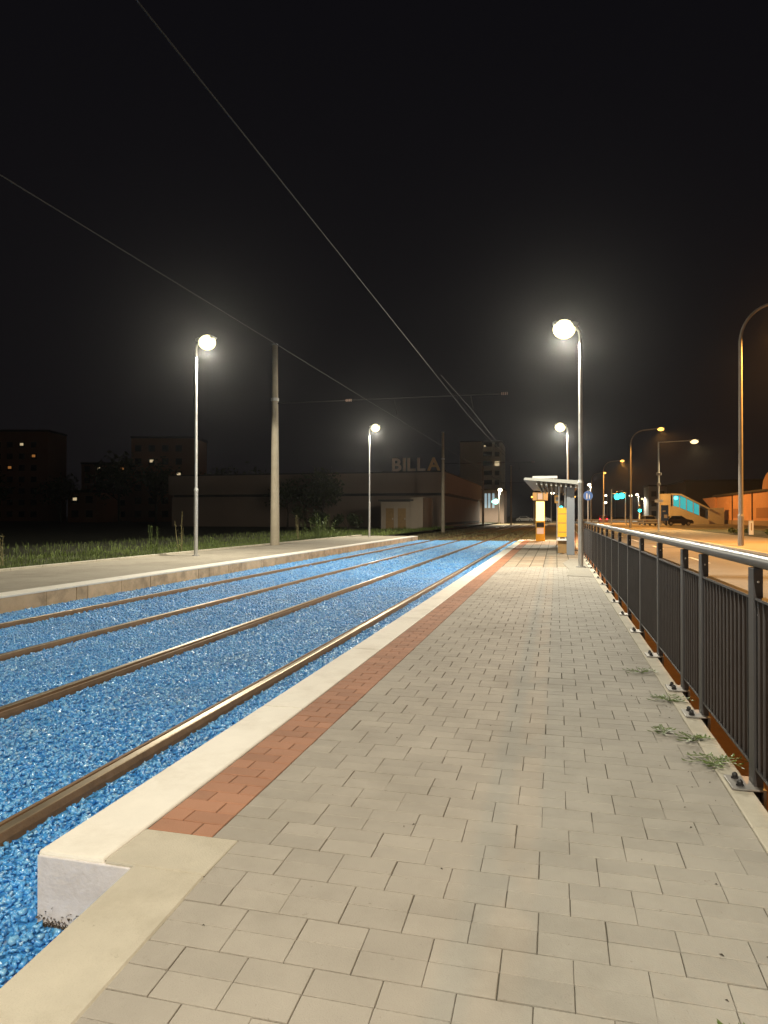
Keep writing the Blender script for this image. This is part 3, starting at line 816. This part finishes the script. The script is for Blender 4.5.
def housing(loc, w, h, label, rz, lit):
    t = thing('housing_block', label, 'building', loc, rz, 'housing blocks on the dark skyline')
    b = MB(); b.box(0, w, 0, 10, -.3, h); b.build('wall', M['block'], t)
    b = MB(); b.box(-.2, w + .2, -.2, 10.2, h, h + .5); b.build('roof', M['roof_black'], t)
    nx = int(w / 3); nz = int(h / 2.9)
    for i in range(nx):
        for k in range(nz):
            l = lit.get((i, k))
            b = MB(); b.box(.8 + i * 3, 2.2 + i * 3, -.06, .05, 1.0 + k * 2.9, 2.4 + k * 2.9); wn = b.build('window', M['curtain'], t)
            if l:
                b = MB(); b.box(1.1 + i * 3, 1.9 + i * 3, -.10, -.07, 1.5 + k * 2.9, 2.1 + k * 2.9); b.build('lit_pane', M[l], wn)
    return t
housing((-137, 141, 0), 14, 22.4, 'reddish housing block on the dark skyline at the far left', R(14), {(0, 6): 'lit', (2, 6): 'lit', (3, 5): 'litorange', (1, 4): 'litorange'})
housing((-91, 132, 0), 14, 18.4, 'brownish housing block behind the near left lamp', R(14), {(1, 4): 'lit', (3, 3): 'lit', (2, 2): 'litorange'})
housing((-118, 150, 0), 17, 14.5, 'low dark housing block between the two taller ones', R(14), {(1, 4): 'lit', (3, 4): 'litorange', (4, 3): 'lit'})
housing((-96, 118, 0), 6, 6, 'small dark house under the trees with one white window', R(10), {(0, 1): 'lit'})

# stairs of the footbridge
fs = thing('covered_staircase', 'covered concrete staircase with turquoise lit glazing across the yard', 'staircase', (19.6, 127.8, -.15))
b = MB(); b.prism([(0, 0), (6.1, 0), (6.1, .75), (.7, 3.1), (0, 3.1)], 'y', 0, 3); b.build('parapet', M['stairwall'], fs)
b = MB(); b.prism([(.1, 5.05), (.1, 5.35), (1.6, 5.25), (6.2, 2.7), (6.2, 2.4), (1.5, 5.0)], 'y', -.25, 3.25); b.build('roof', M['stairwall'], fs)
def zl(x): return 3.12 - (x - .7) * (2.35 / 5.4) if x > .7 else 3.12
def zu(x): return 5.02 - (x - 1.5) * (2.6 / 4.7) if x > 1.5 else 5.02
for x0, x1 in ((.35, 1.3), (1.45, 2.4), (2.55, 3.5), (3.65, 4.5)):
    b = MB(); b.prism([(x0, zl(x0) + .05), (x1, zl(x1) + .05), (x1, zu(x1) - .05), (x0, zu(x0) - .05)], 'y', .2, .26); b.build('glass_pane', M['cyanpane'], fs)
b = MB()
for x in (.28, 1.37, 2.47, 3.57, 4.57): b.prism([(x - .05, zl(x)), (x + .05, zl(x + .05)), (x + .05, zu(x + .05) - .01), (x - .05, zu(x - .05) - .01)], 'y', .12, .3)
b.build('mullion', M['stairwall'], fs)
b = MB(); b.ell((.75, .0, 4.55), .32, .12, .32, 12, 8); b.build('tube_lamp', M['cyanlamp'], fs)
b = MB(); b.box(-1.6, -.05, .3, 4, 0, 5.3); b.build('tower_wall', M['stairwall'], fs)
b = MB(); b.box(6.1, 8.6, .6, 3, 0, 2.8); b.build('end_wall', M['stairwall'], fs)

wh = thing('warehouse', 'long low warehouse with an orange lit wall and dark roof edge on the right', 'building', (29, 60, -.15))
b = MB(); b.box(0, 26, 0, 78, 0, 4.95); b.build('wall', M['orange_wall'], wh)
b = MB(); b.box(-.5, 26.4, -.4, 79, 4.95, 5.25); b.build('roof', M['roof_black'], wh)
b = MB(); b.box(-.12, -.003, 0, 78, 0, .7); b.build('plinth', M['wall_brown'], wh)
b = MB(); b.prism([(78.01, 4.9), (89, 4.9), (78.01, 1.9)], 'x', -.3, 10); b.build('canopy_gable', M['orange_wall'], wh)
b = MB(); b.box(.3, 10, 78.02, 88, 0, 1.8); b.build('loading_bay', M['roof_black'], wh)
for y in (12, 26, 40, 54, 66):
    b = MB(); b.tube([(-.09, y, 0), (-.09, y, 4.9)], .09, 8); b.build('downpipe', M['roof_black'], wh)
for y in (30, 44, 58):
    b = MB(); b.box(-.05, .02, y + 2, y + 8, 1.1, 2.6); b.build('shutter', M['block'], wh)
b = MB()
pl = [(24, 4.95)] + [(32 - 8 * math.cos(a), 5.25 + 2.6 * math.sin(a)) for a in np.linspace(0, math.pi, 11)] + [(40, 4.95)]
b.prism(pl, 'x', -2.4, 12); b.build('arched_gable', M['orange_wall'], wh)

pb2 = thing('pale_block', 'pale flat roofed block far behind the crossing', 'building', (23.8, 192, 0))
b = MB(); b.box(0, 4.6, 0, 10, -.3, 9.1); b.build('wall', M['stairwall'], pb2)
b = MB(); b.box(-.1, 4.7, -.1, 10.1, 9.1, 9.5); b.build('roof', M['roof_black'], pb2)
for k in range(3):
    for i in range(2):
        b = MB(); b.box(.7 + i * 2, 1.9 + i * 2, -.05, .05, 1.2 + k * 2.6, 2.6 + k * 2.6); b.build('window', M['curtain'], pb2)
dh = thing('dark_hall', 'dark hall with a flat roof behind the lit staircase', 'building', (27, 158, 0))
b = MB(); b.box(0, 40, 0, 25, -.3, 8.6); b.build('wall', M['roof_black'], dh)
b = MB(); b.box(-.3, 40.3, -.3, 25.3, 8.6, 9.0); b.build('roof', M['curtain'], dh)

# ------------------------------------------------------------------ plants
def leafcloud(n, ctrs, rad, size, flat=.8):
    V = []; F2 = []
    for i in range(n):
        c = random.choice(ctrs)
        r = rad * c[3]
        u = rng.normal(size=3); u /= np.linalg.norm(u); u *= r * random.uniform(.35, 1.05) * (1 + .25 * math.sin(7 * u[0] + 5 * u[2]))
        p = np.array(c[:3]) + u * np.array([1, 1, flat])
        a = rng.normal(size=3); a /= np.linalg.norm(a); d = np.cross(a, rng.normal(size=3)); d /= np.linalg.norm(d)
        s = size * random.uniform(.6, 1.4)
        o = len(V)
        V += [tuple(p - a * s), tuple(p + d * s * .45), tuple(p + a * s), tuple(p - d * s * .45)]
        F2.append((o, o + 1, o + 2, o + 3))
    m = MB(); m.v = V; m.f = F2
    return m
def tree(loc, h, w, label, n=900):
    t = thing('tree', label, 'tree', loc, random.uniform(0, 6), 'dark trees on the left skyline')
    b = MB(); b.tube([(0, 0, -.3), (.1, .05, h * .3), (0, .1, h * .6)], [.06 * h * .4, .05 * h * .35, .02 * h], 8)
    for k in range(5):
        a = k * 1.3; b.tube([(0, 0, h * (.28 + .05 * k)), (math.cos(a) * w * .35, math.sin(a) * w * .35, h * (.5 + .06 * k))], [.03 * h * .3, .01 * h * .3], 6)
    b.build('trunk', M['bark'], t, True)
    ctrs = [(math.cos(a) * w * .28 * q, math.sin(a) * w * .28 * q, h * z, s) for a, q, z, s in
            [(random.uniform(0, 6.3), random.uniform(.3, 1), random.uniform(.45, .85), random.uniform(.6, 1.1)) for _ in range(11)]]
    leafcloud(n, ctrs, w * .27, h * .035).build('crown', M['leaf'], t, fix=False)
tree((-84, 118, 0), 15, 13, 'rounded dark tree in front of the brownish housing block')
tree((-96, 116, 0), 11, 11, 'lower dark tree left of the rounded one')
tree((-110, 112, 0), 12, 13, 'wide dark tree between the skyline blocks')
tree((-124, 120, 0), 13, 12, 'dark tree under the far left housing block')
tree((-72, 112, 0), 12, 10, 'dark tree behind the near left lamp pole')
tree((-56, 105, 0), 11, 10, 'dark tree between lamp pole and concrete mast')
tree((-24.5, 70, 0), 6.8, 6, 'dark bushy tree hiding the left part of the store', 1200)
tree((-29.5, 72, 0), 5.4, 6, 'lower bushy tree at the left end of the store', 900)
tree((-40, 90, 0), 8, 9, 'broad dark tree right of the concrete mast')

def bush(loc, w, h, label, n, m, group=None, size=.10):
    t = thing('bush', label, 'bush', loc, 0, group)
    b = MB()
    for k in range(4): b.tube([(0, 0, -.1), (math.cos(k * 1.6) * w * .3, math.sin(k * 1.6) * w * .3, h * .6)], .02, 5)
    b.build('stem', M['bark'], t)
    ctrs = [(random.uniform(-.4, .4) * w, random.uniform(-.4, .4) * w, h * random.uniform(.35, .7), random.uniform(.6, 1)) for _ in range(7)]
    leafcloud(n, ctrs, h * .36, size, .9).build('foliage', m, t, fix=False)
bush((13.6, 49.3, -.02), 1.6, .55, 'low green bush in the verge right of the white utility post', 500, M['hedge'], 'bushes in the verge')
bush((15.2, 49.0, -.02), 2.0, .60, 'low green bush at the right end of the verge', 600, M['hedge'], 'bushes in the verge')
bush((12.3, 52.4, -.02), 1.4, .50, 'low green bush left of the white utility post', 400, M['hedge'], 'bushes in the verge')
bush((14.6, 47.0, -.02), 1.8, .45, 'low dry bush nearest the sidewalk in the verge', 450, M['hedge'], 'bushes in the verge')
bush((18.4, 118, -.15), 2.6, 1.3, 'dark round bush at the foot of the lit staircase', 400, M['leaf'], None, .2)
bush((-18.5, 60, 0), 2.6, 1.6, 'dark shrub left of the pale shed', 500, M['leaf'], None, .16)
bush((-21.5, 58, 0), 3.0, 2.2, 'larger dark shrub farther left of the pale shed', 600, M['leaf'], None, .16)

# grass along the back of the left platform
def blades(n, xr, yr, hr, wd, back=False):
    V = np.zeros((n, 5, 3)); 
    x = xr[1] - (xr[1] - xr[0]) * rng.uniform(0, 1, n) ** 2.2; y = rng.uniform(*yr, n)
    clump = .6 + .5 * np.sin(x * 3.1 + 1.7 * np.sin(y * 1.3)) * np.sin(y * 2.3 + x) 
    h = rng.uniform(*hr, n) * np.clip(clump, .12, 1.3)
    a = rng.uniform(0, 2 * np.pi, n); l = rng.uniform(.1, .6, n) * h
    dx, dy = np.cos(a), np.sin(a); px, py = -dy * wd, dx * wd
    V[:, 0] = np.stack([x - px, y - py, np.full(n, -.04)], 1); V[:, 1] = np.stack([x + px, y + py, np.full(n, -.04)], 1)
    V[:, 2] = np.stack([x + px * .7 + dx * l * .4, y + py * .7 + dy * l * .4, h * .6], 1); V[:, 3] = np.stack([x - px * .7 + dx * l * .4, y - py * .7 + dy * l * .4, h * .6], 1)
    V[:, 4] = np.stack([x + dx * l, y + dy * l, h], 1)
    return V
V = np.concatenate([blades(26000, (-15.5, -12.25), (8, 42), (.03, .17), .006), blades(9000, (-22, -15), (8, 60), (.06, .26), .010), blades(6000, (-15, -11.0), (42, 75), (.1, .35), .012)])
n = len(V)
m_ = MB(); m_.v = [tuple(p) for p in V.reshape(-1, 3)]
m_.f = [q for i in range(n) for q in ((5 * i, 5 * i + 1, 5 * i + 2, 5 * i + 3), (5 * i + 3, 5 * i + 2, 5 * i + 4))]
tag(m_.build('grass', M['grass'], fix=False), 'rough green grass behind the left platform', 'grass', None, 'stuff')
# grass tufts on the far track
V = blades(7000, (-10.8, -1.3), (41.6, 75), (.04, .16), .010)
n = len(V); m_ = MB(); V[:, :, 2] -= .23; m_.v = [tuple(p) for p in V.reshape(-1, 3)]
m_.f = [q for i in range(n) for q in ((5 * i, 5 * i + 1, 5 * i + 2, 5 * i + 3), (5 * i + 3, 5 * i + 2, 5 * i + 4))]
tag(m_.build('track_grass', M['weedtan'], fix=False), 'dry short grass growing on the track past the blue stones', 'grass', None, 'stuff')

def tall_weed(loc, h, w, nst, label, m, leaf=.09, group='tall weeds behind the left platform'):
    t = thing('weed_plant', label, 'weed', loc, 0, group)
    s = MB(); lv = MB()
    for k in range(nst):
        a = random.uniform(0, 6.3); r = random.uniform(0, w); hh = h * random.uniform(.55, 1)
        x, y = math.cos(a) * r, math.sin(a) * r; lx, ly = x * 1.4 + random.uniform(-.1, .1), y * 1.4
        s.tube([(x * .6, y * .6, -.05), ((x + lx) / 2, (y + ly) / 2, hh * .5), (lx, ly, hh)], [.010, .008, .004], 5)
        for j in range(int(14 * hh)):
            f = random.uniform(.15, 1); p = Vector((x * .6 + (lx - x * .6) * f, y * .6 + (ly - y * .6) * f, hh * f))
            b2 = random.uniform(0, 6.3); d = Vector((math.cos(b2), math.sin(b2), random.uniform(.1, .7))) * leaf * random.uniform(.6, 1.5); q = Vector((-d.y, d.x, 0)) * .18
            lv.add([p, p + d * .5 + q, p + d, p + d * .5 - q], [(0, 1, 2, 3)])
    s.build('stem', m, t); lv.build('foliage', m, t, fix=False)
tall_weed((-12.9, 36.0, -.03), 1.45, .75, 34, 'tallest leafy weed clump right of the concrete mast', M['weed'])
tall_weed((-13.2, 33.8, -.03), 1.5, .12, 4, 'thin dry weed stalks left of the leafy clump', M['weedtan'])
tall_weed((-12.6, 38.0, -.03), .7, .6, 18, 'lower leafy weed right of the tall clump', M['weed'])
tall_weed((-12.7, 21.3, -.03), 1.5, .15, 3, 'tall dry stalks right of the near left lamp', M['weedtan'])
tall_weed((-12.5, 19.4, -.03), 1.1, .15, 7, 'leafy weed growing at the foot of the near left lamp', M['weed'])
tall_weed((-13.2, 14.0, -.03), .85, .3, 7, 'ragged weed at the far left behind the kerb', M['weedtan'])
tall_weed((-12.9, 24.0, -.03), .55, .3, 10, 'low weed just left of the concrete mast', M['weed'])

def ground_weed(loc, r, n, rot, label):
    t = thing('weed_plant', label, 'weed', loc, rot, 'weeds growing from the paving joints')
    lv = MB(); st = MB(); r *= .85
    for k in range(n):
        a = k * 2.4 + random.uniform(-.3, .3); l = r * random.uniform(.5, 1.1)
        if math.cos(a) > 0 or True: l *= (1.15 if abs(math.cos(a)) > .6 else .65)
        d = Vector((math.cos(a), math.sin(a), 0)); q = Vector((-d.y, d.x, 0))
        hz = random.uniform(.012, .04)
        st.tube([(0, 0, 0), tuple(d * l * .5 + Vector((0, 0, hz))), tuple(d * l + Vector((0, 0, hz * .5)))], [.002, .0015, .001], 4)
        for j in range(7):
            f = .2 + .8 * j / 6; p = d * l * f + Vector((0, 0, hz * math.sin(f * 2.6)))
            sg = 1 if j % 2 else -1; w = .044 * random.uniform(.7, 1.3)
            e = (d * .8 + q * sg).normalized() * w
            lv.add([p, p + e * .5 + d * w * .22, p + e + Vector((0, 0, .006)), p + e * .5 - d * w * .22], [(0, 1, 2, 3)])
    st.build('stem', M['weed'], t); lv.build('foliage', M['weed'], t, fix=False)
ground_weed((.765, 3.72, .006), .16, 9, .1, 'widest flat weed on the edge of the fence kerb, nearest one')
ground_weed((.735, 4.08, .004), .10, 6, .6, 'bright green weed leaning onto the fence kerb')
ground_weed((.60, 4.20, .002), .075, 5, 1.2, 'small weed in the paving joint away from the kerb')
ground_weed((.735, 4.92, .004), .14, 7, .2, 'flat weed by the kerb, second farthest of the row')
ground_weed((.66, 5.75, .003), .12, 6, .4, 'farthest flat weed in the paving beside the kerb')
ground_weed((.42, 1.78, zr(1.78)), .03, 4, .4, 'tiny weed sprout low in the nearest paving joints')
lf = MB(); lf.add([(0, 0, 0), (.025, .02, .012), (.06, .0, .02), (.03, -.022, .008)], [(0, 1, 2), (0, 2, 3)])
o = lf.build('fallen_leaf', M['yellow'], fix=False); o.location = (.93, 3.42, -.10)
o.scale = (1.2, 1.2, 1.2); tag(o, 'curled orange leaf lying below the nearest railing post', 'leaf')

# bits of leaf and grit on the paving, moss at the foot of the nose
lb = MB()
for k in range(110):
    y = 1.9 + 9 * random.random() ** 1.6
    x = .75 - abs(random.gauss(0, .16)) if random.random() < .7 else random.uniform(-1.1, .7)
    a = random.uniform(0, 6.3); l = random.uniform(.003, .010)
    d = Vector((math.cos(a), math.sin(a), 0)); q = Vector((-d.y, d.x, 0)) * .4
    p = Vector((x, y, zr(y) + .003))
    lb.add([p - d * l, p + q * l + Vector((0, 0, .004)), p + d * l, p - q * l + Vector((0, 0, .002))], [(0, 1, 2, 3)])
tag(lb.build('litter', M['bark'], fix=False), 'small bits of dry leaf and grit on the paving', 'litter', None, 'stuff')
ms = MB()
for k in range(420):
    c = Vector((random.uniform(-1.87, -1.53), CAP0 - .006 - random.uniform(0, .012), -.262 + .034 * random.random() ** 3 * (1 + math.sin(random.random() * 6))))
    a, d, e2 = [Vector(rng.normal(size=3)) * .0045 for _ in range(3)]
    ms.add([c, c + a, c + d, c + e2], [(0, 1, 2), (0, 2, 3), (0, 3, 1), (1, 2, 3)])
tag(ms.build('moss', M['bark'], smooth=True), 'dark moss along the foot of the white platform end', 'moss', None, 'stuff')

# ------------------------------------------------------------------ haze volume added for the glow round the lamps
b = MB(); b.box(-300, 300, -150, 700, -1.4, 27)
hm = bpy.data.materials.new('glow_haze'); hm.use_nodes = True
nt = hm.node_tree; nt.nodes.clear()
ho = nt.nodes.new('ShaderNodeOutputMaterial'); hv = nt.nodes.new('ShaderNodeVolumePrincipled')
hv.inputs['Density'].default_value = .0003; hv.inputs['Anisotropy'].default_value = .9
hv.inputs['Color'].default_value = (.85, .85, .85, 1)
nt.links.new(hv.outputs[0], ho.inputs['Volume'])
tag(b.build('haze', hm), 'thin night haze added to give the lamps their glow', 'haze', None, 'stuff')

# ------------------------------------------------------------------ night sky and camera
w = bpy.data.worlds.new('World'); scene.world = w; w.use_nodes = True
N = w.node_tree.nodes; L = w.node_tree.links
bg = N['Background']
tc = N.new('ShaderNodeTexCoord'); sx = N.new('ShaderNodeSeparateXYZ'); L.new(tc.outputs['Generated'], sx.inputs[0])
cr = N.new('ShaderNodeValToRGB'); e = cr.color_ramp.elements
e[0].position = 0.0; e[0].color = (.0054, .0047, .0053, 1)
e[1].position = .75; e[1].color = (.0032, .0030, .0042, 1)
L.new(sx.outputs['Z'], cr.inputs[0]); L.new(cr.outputs[0], bg.inputs['Color'])
bg.inputs['Strength'].default_value = 1.0

cam = bpy.data.cameras.new('camera'); co = bpy.data.objects.new('camera', cam); COL.objects.link(co)
cam.sensor_fit = 'VERTICAL'; cam.sensor_height = 36; cam.lens = 36 * 680 / 1024
cam.clip_start = .05; cam.clip_end = 4000
co.location = (0, 0, 1.25)
co.rotation_euler = (R(90 + .337), 0, math.atan(172 / 680))
scene.camera = co

scene.view_settings.view_transform = 'Standard'
try: scene.view_settings.look = 'None'
except Exception: pass
scene.view_settings.exposure = .1; scene.view_settings.gamma = 1
scene.view_settings.use_curve_mapping = False
scene.cycles.use_denoising = True
scene.cycles.max_bounces = 6
scene.cycles.sample_clamp_indirect = 4
